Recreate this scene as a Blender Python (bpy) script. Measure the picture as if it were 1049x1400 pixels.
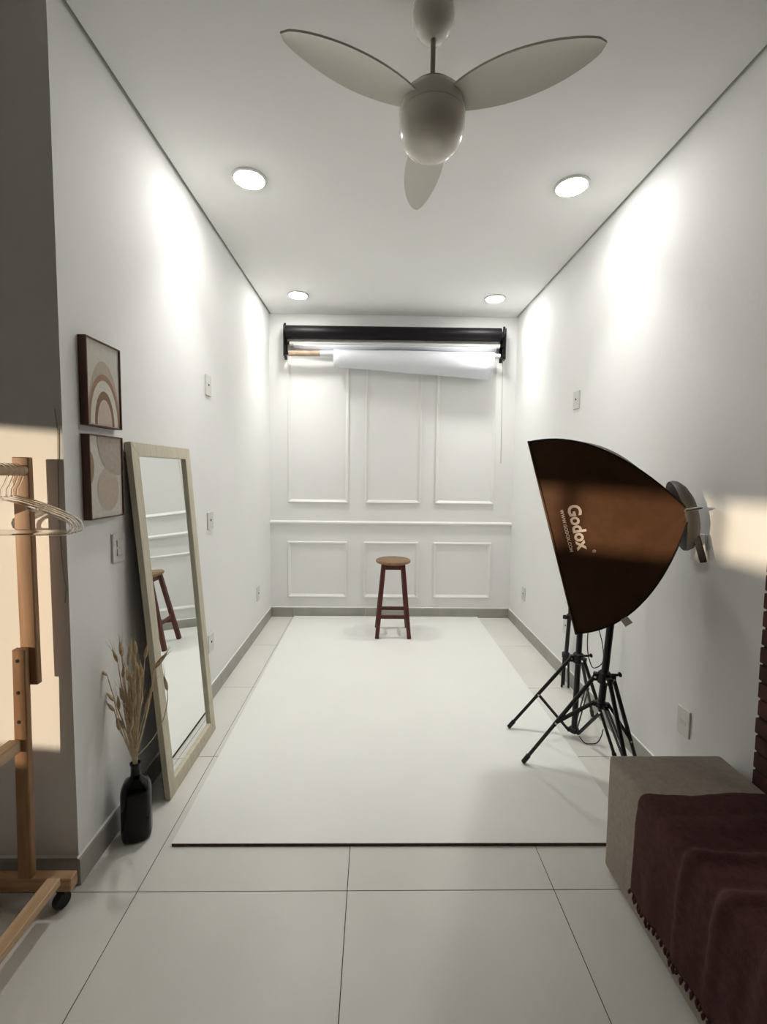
import bpy, bmesh, math, random
from math import sin, cos, pi, radians, sqrt
from mathutils import Vector, Matrix, noise
random.seed(7)
S = bpy.context.scene
COL = S.collection
for o in list(bpy.data.objects): bpy.data.objects.remove(o)

# ------------------------------------------------------------------ camera
CAM_H = 1.5
F_PX, PITCH, YAW, ROLL, XC, YC = 603.383, 0.06835, 0.01744, 0.01119, 522.582, 686.56
fw = Vector((sin(YAW)*cos(PITCH), cos(YAW)*cos(PITCH), -sin(PITCH)))
r0 = Vector((cos(YAW), -sin(YAW), 0)); u0 = r0.cross(fw)
Rr = cos(ROLL)*r0 + sin(ROLL)*u0; Uu = -sin(ROLL)*r0 + cos(ROLL)*u0
cd = bpy.data.cameras.new('camera'); cam = bpy.data.objects.new('camera', cd); COL.objects.link(cam)
cd.sensor_fit = 'VERTICAL'; cd.sensor_height = 36; cd.sensor_width = 27
cd.lens = F_PX/1400*36; cd.shift_x = (524.5-XC)/1400; cd.shift_y = -(700-YC)/1400
cd.clip_start = .05
cam.matrix_world = Matrix(((Rr.x, Uu.x, -fw.x, 0), (Rr.y, Uu.y, -fw.y, 0), (Rr.z, Uu.z, -fw.z, CAM_H), (0, 0, 0, 1)))
S.camera = cam

# ------------------------------------------------------------------ light and exposure
S.view_settings.view_transform = 'Standard'; S.view_settings.look = 'None'
S.view_settings.gamma = 1; S.view_settings.use_curve_mapping = False
S.view_settings.exposure = 0.75
LAMP_GLOW, LAMP_WATTS, LAMP_SPREAD = 62.0, 1.6, 80      # each recessed ceiling light: glow of its diffuser, main beam, spread
w = bpy.data.worlds.new('world'); S.world = w; w.use_nodes = True
w.node_tree.nodes['Background'].inputs[0].default_value = (.62, .60, .58, 1)
w.node_tree.nodes['Background'].inputs[1].default_value = .7
sl = bpy.data.lights.new('sun', 'SUN'); sun = bpy.data.objects.new('sun', sl); COL.objects.link(sun)
sl.energy = 2.2; sl.color = (1, .80, .57); sl.angle = radians(.9)
SUN_DIR = Vector((.75, .66, -.055)).normalized()
sun.rotation_euler = SUN_DIR.to_track_quat('-Z', 'Y').to_euler()
sun.location = (-6, -5, 2)

# ------------------------------------------------------------------ helpers
class MB:
    def __init__(s): s.v = []; s.f = []; s.m = []
    def add(s, vs, fs, mi=0):
        n = len(s.v); s.v += [tuple(v) for v in vs]
        for f in fs: s.f.append([n+i for i in f]); s.m.append(mi)
        return s
    def box(s, a, b, mi=0):
        x0, y0, z0 = a; x1, y1, z1 = b
        return s.add([(x0,y0,z0),(x1,y0,z0),(x1,y1,z0),(x0,y1,z0),(x0,y0,z1),(x1,y0,z1),(x1,y1,z1),(x0,y1,z1)],
                     [(3,2,1,0),(4,5,6,7),(0,1,5,4),(1,2,6,5),(2,3,7,6),(3,0,4,7)], mi)
    def bar(s, p, q, w, d=None, up=(0,0,1), mi=0, w2=None, d2=None):
        p = Vector(p); q = Vector(q); d = w if d is None else d; w2 = w if w2 is None else w2; d2 = d if d2 is None else d2
        t = (q-p).normalized(); up = Vector(up)
        if abs(t.dot(up)) > .98: up = Vector((0,1,0))
        a = t.cross(up).normalized(); b = a.cross(t).normalized()
        vs = [c+a*sx*ww/2+b*sy*dd/2 for c, ww, dd in ((p,w,d),(q,w2,d2)) for sx, sy in ((-1,-1),(1,-1),(1,1),(-1,1))]
        return s.add(vs, [(3,2,1,0),(4,5,6,7),(0,1,5,4),(1,2,6,5),(2,3,7,6),(3,0,4,7)], mi)
    def tube(s, pts, r, n=10, mi=0, cap=True, closed=False):
        pts = [Vector(p) for p in pts]; N = len(pts)
        rs = r if isinstance(r, (list, tuple)) else [r]*N
        base = len(s.v); prev = None
        for i, p in enumerate(pts):
            if closed: t = pts[(i+1) % N]-pts[i-1]
            else: t = pts[min(i+1, N-1)]-pts[max(i-1, 0)]
            t.normalize()
            if prev is None:
                up = Vector((0,0,1)) if abs(t.z) < .9 else Vector((0,1,0))
                a = t.cross(up).normalized()
            else:
                a = prev - t*prev.dot(t)
                a.normalize()
            prev = a; b = t.cross(a)
            for k in range(n):
                an = 2*pi*k/n; s.v.append(tuple(p+(a*cos(an)+b*sin(an))*rs[i]))
        for i in range(N if closed else N-1):
            j = (i+1) % N
            for k in range(n):
                k2 = (k+1) % n
                s.f.append([base+i*n+k, base+i*n+k2, base+j*n+k2, base+j*n+k]); s.m.append(mi)
        if cap and not closed:
            s.f.append([base+k for k in range(n)][::-1]); s.m.append(mi)
            s.f.append([base+(N-1)*n+k for k in range(n)]); s.m.append(mi)
        return s
    def lathe(s, prof, c=(0,0,0), n=32, mi=0, axis=None):
        c = Vector(c); base = len(s.v)
        if axis is None: A, X, Y = Vector((0,0,1)), Vector((1,0,0)), Vector((0,1,0))
        else:
            A = Vector(axis).normalized(); X = A.orthogonal().normalized(); Y = A.cross(X)
        for r, z in prof:
            for k in range(n):
                an = 2*pi*k/n; s.v.append(tuple(c+A*z+(X*cos(an)+Y*sin(an))*max(r, 1e-5)))
        for i in range(len(prof)-1):
            for k in range(n):
                k2 = (k+1) % n
                s.f.append([base+i*n+k, base+i*n+k2, base+(i+1)*n+k2, base+(i+1)*n+k]); s.m.append(mi)
        s.f.append([base+k for k in range(n)][::-1]); s.m.append(mi)
        s.f.append([base+(len(prof)-1)*n+k for k in range(n)]); s.m.append(mi)
        return s
    def grid(s, fn, nu, nv, mi=0):
        base = len(s.v)
        for i in range(nu+1):
            for j in range(nv+1): s.v.append(tuple(fn(i/nu, j/nv)))
        for i in range(nu):
            for j in range(nv):
                a = base+i*(nv+1)+j; s.f.append([a, a+nv+1, a+nv+2, a+1]); s.m.append(mi)
        return s
    def build(s, name, mats, parent=None, smooth=None, bevel=0, seg=2, solid=0, origin=None, recalc=True):
        me = bpy.data.meshes.new(name)
        o_ = Vector(origin) if origin is not None else Vector((0,0,0))
        me.from_pydata([tuple(Vector(v)-o_) for v in s.v], [], s.f)
        for m_ in (mats if isinstance(mats, (list, tuple)) else [mats]): me.materials.append(m_)
        for p, mi in zip(me.polygons, s.m): p.material_index = mi
        if recalc or bevel:
            bm = bmesh.new(); bm.from_mesh(me)
            if recalc: bmesh.ops.recalc_face_normals(bm, faces=bm.faces)
            if bevel:
                es = [e for e in bm.edges if len(e.link_faces) == 2 and e.calc_face_angle(0) > .6]
                bmesh.ops.bevel(bm, geom=es, offset=bevel, segments=seg, profile=.6, affect='EDGES', clamp_overlap=True)
            bm.to_mesh(me); bm.free()
        if smooth is not None:
            for p in me.polygons: p.use_smooth = True
            me.set_sharp_from_angle(angle=radians(smooth))
        ob = bpy.data.objects.new(name, me); COL.objects.link(ob)
        if solid:
            md = ob.modifiers.new('solid', 'SOLIDIFY'); md.thickness = solid; md.offset = 0
        if origin is not None: ob.location = o_
        if parent is not None:
            ob.parent = parent
            if origin is not None: ob.location = o_ - world_loc(parent)
            else: ob.location = -world_loc(parent)
        return ob
def world_loc(o):
    l = Vector(o.location)
    while o.parent is not None: o = o.parent; l = l+Vector(o.location)
    return l
def tag(o, label=None, cat=None, group=None, kind=None):
    if label: o['label'] = label
    if cat: o['category'] = cat
    if group: o['group'] = group
    if kind: o['kind'] = kind
    return o
def thing(name, loc, label, cat, group=None):
    o = bpy.data.objects.new(name, None); COL.objects.link(o); o.location = loc; o.empty_display_size = .1
    return tag(o, label, cat, group)
def arc(c, r, a0, a1, n, X=(1,0,0), Y=(0,0,1)):
    c = Vector(c); X = Vector(X); Y = Vector(Y)
    return [c+(X*cos(a0+(a1-a0)*i/n)+Y*sin(a0+(a1-a0)*i/n))*r for i in range(n+1)]

def srgb(r, g, b):
    f = lambda c: (c/255/12.92) if c/255 <= .04045 else ((c/255+.055)/1.055)**2.4
    return (f(r), f(g), f(b), 1)
def mat(name, col, rough=.5, metal=0, col2=None, nscale=8, stretch=(1,1,1), bump=0, bscale=None, detail=4, lo=.35, hi=.65, spec=.5, coat=0, sheen=0, trans=0, ior=1.45, rvar=0):
    m = bpy.data.materials.new(name); m.use_nodes = True; nt = m.node_tree; N = nt.nodes; L = nt.links
    b = N['Principled BSDF']; b.inputs['Base Color'].default_value = col
    b.inputs['Roughness'].default_value = rough; b.inputs['Metallic'].default_value = metal
    b.inputs['Specular IOR Level'].default_value = spec; b.inputs['Coat Weight'].default_value = coat
    b.inputs['Sheen Weight'].default_value = sheen; b.inputs['Transmission Weight'].default_value = trans
    b.inputs['IOR'].default_value = ior
    tc = N.new('ShaderNodeTexCoord'); mp = N.new('ShaderNodeMapping'); mp.inputs['Scale'].default_value = stretch
    L.new(tc.outputs['Object'], mp.inputs['Vector'])
    no = N.new('ShaderNodeTexNoise'); no.inputs['Scale'].default_value = nscale; no.inputs['Detail'].default_value = detail
    L.new(mp.outputs[0], no.inputs['Vector'])
    if col2 is not None:
        cr = N.new('ShaderNodeValToRGB'); cr.color_ramp.elements[0].position = lo; cr.color_ramp.elements[1].position = hi
        cr.color_ramp.elements[0].color = col; cr.color_ramp.elements[1].color = col2
        L.new(no.outputs['Fac'], cr.inputs[0]); L.new(cr.outputs[0], b.inputs['Base Color'])
    if bump:
        n2 = N.new('ShaderNodeTexNoise'); n2.inputs['Scale'].default_value = bscale or nscale; n2.inputs['Detail'].default_value = 3
        L.new(mp.outputs[0], n2.inputs['Vector'])
        bp = N.new('ShaderNodeBump'); bp.inputs['Strength'].default_value = bump; bp.inputs['Distance'].default_value = .004
        L.new(n2.outputs['Fac'], bp.inputs['Height']); L.new(bp.outputs[0], b.inputs['Normal'])
    return m
def emis(name, col, strength):
    m = bpy.data.materials.new(name); m.use_nodes = True; b = m.node_tree.nodes['Principled BSDF']
    b.inputs['Base Color'].default_value = col; b.inputs['Emission Color'].default_value = col; b.inputs['Emission Strength'].default_value = strength
    return m

M = {}
M['wall'] = mat('wall_paint', srgb(243,243,241), .75, col2=srgb(245,245,243), nscale=2, bump=.12, bscale=60, spec=.25)
M['wall_dim'] = mat('far_wall_bounce_cut', srgb(150,138,124), .85)  # walls out of view, darkened to cut bounce into the room
M['ceil'] = mat('ceiling_paint', srgb(244,244,242), .85, col2=srgb(246,246,244), nscale=2, bump=.05, bscale=50, spec=.2)
M['gap'] = mat('shadow_gap', srgb(120,120,116), .9)
M['gloss_white'] = mat('gloss_white', srgb(243,242,238), .4)
M['tile'] = mat('floor_tile', srgb(222,220,213), .32, col2=srgb(228,226,219), nscale=3, detail=6, bump=.04, bscale=25)
M['grout'] = mat('grout', srgb(82,72,64), .9)
M['base'] = mat('baseboard_tile', srgb(160,159,150), .35, col2=srgb(172,171,162), nscale=6)
M['board'] = mat('white_board', srgb(240,240,235), .3, col2=srgb(242,242,237), nscale=3, bump=.02)
M['board_edge'] = mat('board_edge', srgb(70,52,46), .8, col2=srgb(96,76,66), nscale=40)
M['plastic'] = mat('white_plastic', srgb(222,221,216), .3)
M['plastic2'] = mat('switch_plastic', srgb(212,211,206), .35)
M['hole'] = mat('socket_hole', srgb(40,38,36), .7)
M['fan'] = mat('fan_blade', srgb(236,232,222), .45, bump=.03)
M['fan_body'] = mat('fan_body', srgb(226,222,211), .22, coat=.4)
M['fan_ring'] = mat('fan_ring', srgb(100,94,86), .4)
M['fan_dome'] = mat('fan_dome', srgb(232,227,214), .18, coat=.6)
M['rod'] = mat('fan_rod', srgb(150,146,138), .35)
M['lamp'] = emis('lamp_diffuser', (1, .985, .95, 1), LAMP_GLOW)
M['black'] = mat('black_metal', srgb(22,19,21), .35, spec=.5)
M['blackp'] = mat('black_plastic', srgb(16,14,15), .45)
M['roll_black'] = mat('black_vinyl', srgb(14,9,13), .5, bump=.05, spec=.3)
M['paper'] = mat('white_paper', srgb(228,231,236), .6, bump=.15, bscale=12)
M['core'] = mat('cardboard_core', srgb(190,168,146), .8, col2=srgb(176,152,130), nscale=20)
M['chain'] = mat('bead_chain', srgb(150,148,142), .5)
M['fabric'] = mat('softbox_fabric', (.100,.048,.024,1), .5, col2=(.114,.056,.029,1), nscale=30, bump=.3, bscale=14, spec=.3)
M['silver'] = mat('silver_lining', srgb(190,190,190), .35, metal=.8)
M['diffuse'] = mat('diffuser_cloth', srgb(228,228,224), .8, bump=.2, bscale=60)
M['ring'] = mat('grey_hood', srgb(74,70,66), .55, bump=.1)
M['chrome'] = mat('chrome', srgb(225,220,215), .2, metal=1)
M['print'] = mat('white_print', srgb(238,224,214), .6)
M['tagc'] = mat('cloth_tag', srgb(235,225,215), .8)
M['stoolseat'] = mat('stool_seat_wood', srgb(142,112,80), .45, col2=srgb(122,92,64), nscale=10, stretch=(1,8,1))
M['stoolleg'] = mat('stool_leg_wood', srgb(96,46,36), .4, col2=srgb(74,34,28), nscale=12, stretch=(6,6,.6))
M['mframe'] = mat('mirror_frame_wood', srgb(214,206,184), .55, col2=srgb(202,193,170), nscale=14, stretch=(4,4,.5))
M['mback'] = mat('mirror_backing', srgb(44,30,27), .9)
M['mirror'] = mat('mirror_glass', (.92,.94,.93,1), 0.0, metal=1)
M['pframe'] = mat('picture_frame_wood', srgb(102,66,50), .5, col2=srgb(78,46,36), nscale=12, stretch=(4,4,.5))
for k, c in dict(a_bg=(208,203,192), a_grey=(184,168,152), a_brown=(160,126,100), a_cream=(214,208,196), a_dark=(138,108,86), a_in=(200,184,168), b_grey=(178,166,152), b_tan=(192,176,160), b_gold=(158,134,100)).items():
    M[k] = mat('print_'+k, srgb(*c), .7, col2=srgb(*[x-8 for x in c]), nscale=60)
M['glass_dark'] = mat('dark_bottle_glass', srgb(12,13,10), .14, spec=.3)
M['straw'] = mat('dried_straw', srgb(232,214,182), .8, col2=srgb(216,194,160), nscale=40)
M['ear'] = mat('dried_ear', srgb(222,200,168), .85, col2=srgb(196,170,134), nscale=60)
M['pine'] = mat('pine_wood', srgb(186,148,112), .5, col2=srgb(160,118,84), nscale=7, stretch=(5,5,.5), detail=6)
M['pine_y'] = mat('pine_wood_rail', srgb(216,186,150), .5, col2=srgb(194,160,122), nscale=7, stretch=(5,.5,5), detail=6)
M['pine_x'] = mat('pine_wood_foot', srgb(196,160,122), .5, col2=srgb(170,132,96), nscale=7, stretch=(.5,5,5), detail=6)
M['clear'] = mat('clear_plastic', (.98,.97,.96,1), .05, trans=1, ior=1.35)
M['bench'] = mat('bench_fabric', srgb(158,144,131), .85, col2=srgb(146,132,119), nscale=60, bump=.3, bscale=300, sheen=.2)
M['blanket'] = mat('brown_blanket', srgb(80,45,43), .92, col2=srgb(68,37,35), nscale=50, bump=.5, bscale=160, sheen=.0)
M['brick'] = mat('dark_brick', srgb(98,62,54), .85, col2=srgb(76,46,42), nscale=9, bump=.5, bscale=40)
M['mortar'] = mat('mortar', srgb(60,44,40), .95, bump=.3, bscale=50)
M['shadow_line'] = mat('shadow_line_grey', srgb(176,158,138), .7)

# ------------------------------------------------------------------ structure
XL, XR, YB, ZC, YL = -1.057, 1.409, 4.484, 3.046, 1.523
FX, FY = -3.0, -3.0            # far left wall and wall behind the camera
TS, TX, TY = .7471, -.8309, 1.4858
def struct(name, mb, m, **k):
    o = mb.build(name, m, **k); o['kind'] = 'structure'; return o
flo = struct('floor', MB().box((FX-.15, FY-.15, -.15), (XR+.15, YB+.15, -.0015)), M['grout'])
T0 = (TS-.003)
def clip_tile(x0, x1, y0, y1):
    return max(x0, FX), min(x1, XR), max(y0, FY), min(y1, YB)
shared = None
for i in range(-4, 5):
    for j in range(-7, 6):
        x0, x1, y0, y1 = TX+i*TS+.0015, TX+(i+1)*TS-.0015, TY+j*TS+.0015, TY+(j+1)*TS-.0015
        a, b, c, d = clip_tile(x0, x1, y0, y1)
        if b-a < .02 or d-c < .02: continue
        if a < XL and c > YL+.1: 
            a = max(a, XL)
            if b-a < .02: continue
        full = abs((b-a)-T0) < 1e-6 and abs((d-c)-T0) < 1e-6
        if full and shared is not None:
            o = bpy.data.objects.new('floor_tile', shared); COL.objects.link(o); o.parent = flo; o.location = (a, c, 0)
        else:
            mb = MB().box((0,0,-.0015), (b-a, d-c, 0))
            o = mb.build('floor_tile', M['tile'], flo); o.location = (a, c, 0)
            if full: shared = o.data
# ceiling with a recessed shadow gap along the walls
cg = .018
struct('ceiling', MB().box((XL+cg, YL-.5, ZC), (XR-cg, YB-.004, ZC+.04)).box((FX, FY, ZC), (XR-cg, YL-.5, ZC+.04))
       .box((FX, YL-.5, ZC), (XL+cg, YL-.002, ZC+.04)), M['ceil'])
struct('trim_8', MB().box((FX-.15, FY-.15, ZC+.04), (XR+.15, YB+.15, ZC+.12)), M['gap'])
struct('wall_left', MB().box((XL-.15, YL+.15, 0), (XL, YB+.15, ZC+.04)).box((XL-.15, YL, 0), (XL, YL+.15, ZC+.04)), M['wall'])
struct('wall_front_left', MB().box((FX-.15, YL, 0), (XL-.15, YL+.15, ZC+.04)), M['wall'])
struct('wall_back', MB().box((XL, YB, 0), (XR, YB+.15, ZC+.04)), M['wall'])
YBR = 1.500                     # where the brick cladding begins
struct('wall_right', MB().box((XR, FY-.15, 0), (XR+.15, YB+.15, ZC+.04)), M['wall'])
struct('wall_behind', MB().box((FX-.15, FY-.15, 0), (XR, FY, ZC+.04)), M['wall_dim'])
# far left wall with two unseen openings, sized to shape the sun patches
W1 = (-.32, .65, .62, 1.80); W2 = (-2.55, -1.25, 1.465, 1.755)
mb = MB(); ys = [FY, W2[0], W2[1], W1[0], W1[1], YL]
X0, X1 = FX-.15, FX
for a, b in ((FY, W2[0]), (W2[1], W1[0]), (W1[1], YL)): mb.box((X0, a, 0), (X1, b, ZC+.04))
for W in (W1, W2):
    mb.box((X0, W[0], 0), (X1, W[1], W[2])); mb.box((X0, W[0], W[3]), (X1, W[1], ZC+.04))
struct('wall_far_left', mb, M['wall_dim'])
for n, W in ((1, W1), (2, W2)):
    mb = MB()
    for a, b in (((W[0], W[2]), (W[0]+.03, W[3])), ((W[1]-.03, W[2]), (W[1], W[3])), ((W[0]+.03, W[2]), (W[1]-.03, W[2]+.03)), ((W[0]+.03, W[3]-.03), (W[1]-.03, W[3]))):
        mb.box((X0+.05, a[0], a[1]), (X0+.09, b[0], b[1]))
    if n == 2:
        for yc in (-1.66, -2.17): mb.box((X0+.05, yc-.015, W[2]+.03), (X0+.09, yc+.015, W[3]-.03))  # bars added to cast soft bands in the sunlight
    struct('unseen_window_%d' % n, mb, M['gloss_white'])

# baseboards made of tile pieces
def baseboard(name, p, q, nrm, offs):
    """pieces from p to q (2D), protruding along nrm"""
    root = bpy.data.objects.new(name, None); COL.objects.link(root); root['kind'] = 'structure'; root.location = (p[0], p[1], 0)
    p = Vector(p); q = Vector(q); L_ = (q-p).length; t = (q-p)/L_; n = Vector(nrm)
    cuts = [0]+[c for c in offs if .02 < c < L_-.02]+[L_]
    for a, b in zip(cuts[:-1], cuts[1:]):
        A = p+t*(a+.001); B = p+t*(b-.001)
        vs = []
        for z in (0.001, .092):
            for P in (A, B, B+n*.011, A+n*.011): vs.append((P.x, P.y, z))
        for P in (A, B, B+n*.008, A+n*.008): vs.append((P.x, P.y, .099))
        mbb = MB().add(vs, [(3,2,1,0),(0,1,5,4),(1,2,6,5),(2,3,7,6),(3,0,4,7),(4,5,9,8),(5,6,10,9),(6,7,11,10),(7,4,8,11),(8,9,10,11)])
        mbb.build('baseboard_tile', M['base'], root)
        # white bead added to draw the light caught by the top edge
        mb2 = MB(); mb2.add([(A.x,A.y,.0992),(B.x,B.y,.0992),(B.x+n.x*.006,B.y+n.y*.006,.0992),(A.x+n.x*.006,A.y+n.y*.006,.0992),(A.x,A.y,.105),(B.x,B.y,.105)],
                            [(3,2,1,0),(0,1,5,4),(2,3,4,5),(1,2,5),(3,0,4)])
        mb2.build('lit_edge_bead', M['gloss_white'], root)
    return root
baseboard('baseboard_left', (XL, YL-.011), (XL, YB), (1,0), [TY+k*TS-YL+.011 for k in range(1,5)])
baseboard('baseboard_back', (XL+.011, YB), (XR-.011, YB), (0,-1), [TX+k*TS-XL-.011 for k in range(0,4)])
baseboard('baseboard_right', (XR, YBR+.02), (XR, YB), (-1,0), [TY+k*TS-YBR for k in range(1,5)])
baseboard('baseboard_front_left', (FX, YL), (XL, YL), (0,-1), [TX+k*TS-FX for k in range(-2,1)])

# wall mouldings on the back wall
PROF = [(0,0),(.010,0),(.017,.006),(.017,.014),(.011,.020),(.007,.030),(0,.034)]    # (depth, across)
def strip(a, b, inward, name, parent, mw=.034):
    """moulding strip from a to b in the XZ plane; 'inward' points to the panel centre; ends mitred"""
    a = Vector((a[0],0,a[1])); b = Vector((b[0],0,b[1])); t = (b-a).normalized(); n = Vector((inward[0],0,inward[1]))
    vs = []
    for c, s_ in ((a, 1), (b, -1)):
        for d, x in PROF:
            vs.append(c + n*x + t*x*s_ + Vector((0, YB-d, 0)))
    k = len(PROF)
    fs = [(i, i+1, k+i+1, k+i) for i in range(k-1)] + [tuple(range(k)), tuple(range(2*k-1, k-1, -1)), (k-1, 0, k, 2*k-1)]
    return MB().add(vs, fs).build(name, M['gloss_white'], parent, smooth=40)
def panel(n, x0, x1, z0, z1):
    root = bpy.data.objects.new('trim_%d' % n, None); COL.objects.link(root); root['kind'] = 'structure'; root.location = ((x0+x1)/2, YB, z0)
    strip((x0,z0), (x1,z0), (0,1), 'moulding_strip', root); strip((x1,z1), (x0,z1), (0,-1), 'moulding_strip', root)
    strip((x0,z1), (x0,z0), (1,0), 'moulding_strip', root); strip((x1,z0), (x1,z1), (-1,0), 'moulding_strip', root)
for n, (x0, x1) in enumerate(((-.884,-.268), (-.104,.462), (.606,1.212))):
    panel(1+n, x0+.006, x1+.006, 1.18, 2.80)
    panel(4+n, x0, x1-.006, .205, .785)
# chair rail
mb = MB(); vs = []
RP = [(0,0),(.012,.004),(.016,.012),(.024,.018),(.024,.030),(.014,.038),(0,.044)]
for x in (XL, XR):
    for d, z in RP: vs.append((x, YB-d, .955+z))
k = len(RP); mb.add(vs, [(i, i+1, k+i+1, k+i) for i in range(k-1)]+[tuple(range(k)), tuple(range(2*k-1, k-1, -1)), (k-1, 0, k, 2*k-1)])
struct('trim_7', mb, M['gloss_white'], smooth=40)

# brick cladding at the right
BX = 1.372
bw = struct('wall_brick', MB().box((BX+.008, FY, 0), (XR-.0005, YBR-.004, ZC-.001)), M['mortar'])
pitch = .0645; bl = .215
for r in range(47):
    z0 = r*pitch+.004; z1 = min(z0+.056, ZC-.002)
    y = YBR; first = True
    for k in range(5):
        L_ = bl if not (first and r % 2) else bl/2
        first = False
        y0 = y-L_+.008
        j = random.uniform(-.003, .003)
        jy = random.uniform(-.002, .003) if k == 0 else 0
        mb = MB().box((BX+j, y0, z0), (BX+.012, y+jy, z1))
        mb.build('brick', M['brick'], bw, bevel=.003, seg=1)
        y -= L_

# ------------------------------------------------------------------ recessed ceiling lights
def lamp(x, y, label):
    root = thing('ceiling_light', (x, y, ZC), label, 'ceiling light', 'recessed round ceiling lights')
    MB().lathe([(.092,0),(.092,-.006),(.088,-.009),(.078,-.009),(.078,0)], (x,y,ZC), 40).build('trim_ring', M['plastic'], root, smooth=40)
    MB().lathe([(.077,-.0005),(.077,-.009),(.070,-.013),(.050,-.016),(.025,-.018),(.0,-.0185)], (x,y,ZC), 32).build('diffuser', M['lamp'], root, smooth=60)
    al = bpy.data.lights.new('lamp_beam', 'AREA'); al.shape = 'DISK'; al.size = .12; al.energy = LAMP_WATTS; al.spread = radians(LAMP_SPREAD); al.color = (1, .995, .965)
    ao = bpy.data.objects.new('lamp_beam', al); COL.objects.link(ao); ao.parent = root; ao.location = (0, 0, -.020)
lamp(-.681, 2.466, 'glowing round ceiling light left of the fan, near the camera')
lamp(1.044, 2.466, 'glowing round ceiling light right of the fan, near the camera')
lamp(-.690, 4.008, 'glowing round ceiling light above the left end of the backdrop rollers')
lamp(1.051, 4.008, 'glowing round ceiling light above the right end of the backdrop rollers')

# ------------------------------------------------------------------ ceiling fan
FC = Vector((.180, 1.563, 0))
fan = thing('ceiling_fan', (FC.x, FC.y, ZC), 'pale three-bladed ceiling fan with rounded white globe hanging near camera', 'fan')
MB().lathe([(.060,3.046),(.066,3.03),(.070,3.01),(.069,2.99),(.060,2.965),(.044,2.945),(.022,2.934),(.012,2.932)], FC, 40).build('canopy', M['fan_body'], fan, smooth=50)
MB().lathe([(.0085,2.935),(.0085,2.79)], FC, 16).build('rod', M['rod'], fan, smooth=40)
MB().lathe([(.012,2.815),(.018,2.805),(.020,2.785),(.020,2.765)], FC, 20).build('rod_socket', M['fan_body'], fan, smooth=40)
MB().lathe([(.02,2.772),(.055,2.770),(.080,2.762),(.086,2.752),(.086,2.742)], FC, 40).build('top_ring', M['fan_ring'], fan, smooth=40)
hs = MB().lathe([(.090,2.748),(.100,2.742),(.108,2.722),(.111,2.698),(.110,2.684)], FC, 48).build('motor_housing', M['fan_body'], fan, smooth=50)
MB().lathe([(.108,2.686),(.110,2.670),(.109,2.648),(.104,2.624),(.094,2.602),(.078,2.585),(.055,2.573),(.028,2.567),(0,2.566)], FC, 48).build('globe', M['fan_dome'], fan, smooth=60)
def blade(ang, pitchd):
    def fn(u, v, top):
        L0, L1 = .085, .525
        x = L0+(L1-L0)*u
        wl = (sin(pi*min(1, (u**1.12*.90+.10)))**.55) if u < .999 else 0
        lead = .078*wl*(1 - .12*u); trail = .092*wl*(1-.35*u)
        y = -trail + (lead+trail)*v
        z = -.020*u + .010*wl*(1-(2*v-1)**2) + math.tan(radians(pitchd))*y
        return Vector((x, y, z + (0.0035 if top else -.0035)))
    mb = MB(); nu, nv = 28, 10
    mb.grid(lambda u, v: fn(u, v, True), nu, nv); mb.grid(lambda u, v: fn(u, v, False), nu, nv)
    n = (nu+1)*(nv+1)
    for i in range(nu):
        for v0 in (0, nv):
            a = i*(nv+1)+v0; b = a+nv+1; mb.f.append([a, b, b+n, a+n]); mb.m.append(0)
    for j in range(nv):
        for i0 in (0, nu):
            a = i0*(nv+1)+j; mb.f.append([a, a+1, a+1+n, a+n]); mb.m.append(0)
    R = Matrix.Rotation(radians(ang), 3, 'Z'); c = Vector((FC.x, FC.y, 2.712))
    mb.v = [tuple(R @ Vector(v)+c) for v in mb.v]
    o = mb.build('blade', M['fan'], fan, smooth=50)
    bb = MB()
    vs = []
    for x, hw, z in ((.070, .020, .026), (.100, .026, .022), (.130, .022, .020)):
        for y, zz in ((-hw, z), (hw, z), (hw, z-.010), (-hw, z-.010)): vs.append(R @ Vector((x, y, zz+math.tan(radians(pitchd))*y*.6))+c)
    bb.add(vs, [(0,1,2,3)[::-1], (8,9,10,11)]+[(i*4+a, i*4+(a+1) % 4, i*4+4+(a+1) % 4, i*4+4+a) for i in range(2) for a in range(4)])
    bb.build('blade_bracket', M['fan_body'], o, bevel=.003)
for a in (211, 329, 90): blade(a, -8)

# ------------------------------------------------------------------ backdrop rollers
def bracket(x, side, label):
    r = thing('roller_bracket', (x, YB, 2.60), label, 'bracket', 'backdrop roller brackets')
    mb = MB().box((x-.011, 4.395, 2.60), (x+.011, 4.405, 2.93)).box((x-.020, YB-.006, 2.60), (x+.020, YB-.0005, 2.90))
    mb.box((x-.004, 4.33, 2.60), (x+.004, YB-.005, 2.895))
    mb.build('plate', M['black'], r, bevel=.002, seg=1)
    for z, yy in ((2.83, 4.362), (2.740, 4.40), (2.632, 4.362)):
        h = MB().lathe([(.022,0),(.022,.009)] if z > 2.8 else [(.022,0),(.022,.012),(.014,.016),(.014,.034),(.020,.038),(.020,.044)], (x+side*.002, yy, z), 20, axis=(side,0,0))
        h.box((x-.006, yy, z-.012), (x+.006, 4.40, z+.012))
        h.build('hook', M['blackp'], r, smooth=40)
    for k in range(7):
        z = 2.895-k*.045
        MB().lathe([(.006,0),(.006,.004)], (x-side*.011, 4.40, z), 10, axis=(-side,0,0)).build('bolt', M['chrome'], r)
    return r
bracket(-.885, 1, 'black metal roller bracket at the left end of the backdrop rolls')
bracket(1.252, -1, 'black metal roller bracket at the right end of the backdrop rolls')
Yr = 4.362
rb = thing('black_backdrop_roll', (.17, Yr, 2.77), 'thick black rolled backdrop, topmost of the rolls on the back wall', 'backdrop roll')
MB().tube([(-.868,Yr,2.832),(1.208,Yr,2.838)], .062, 40).build('vinyl_roll', M['roll_black'], rb, smooth=50)
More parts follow.
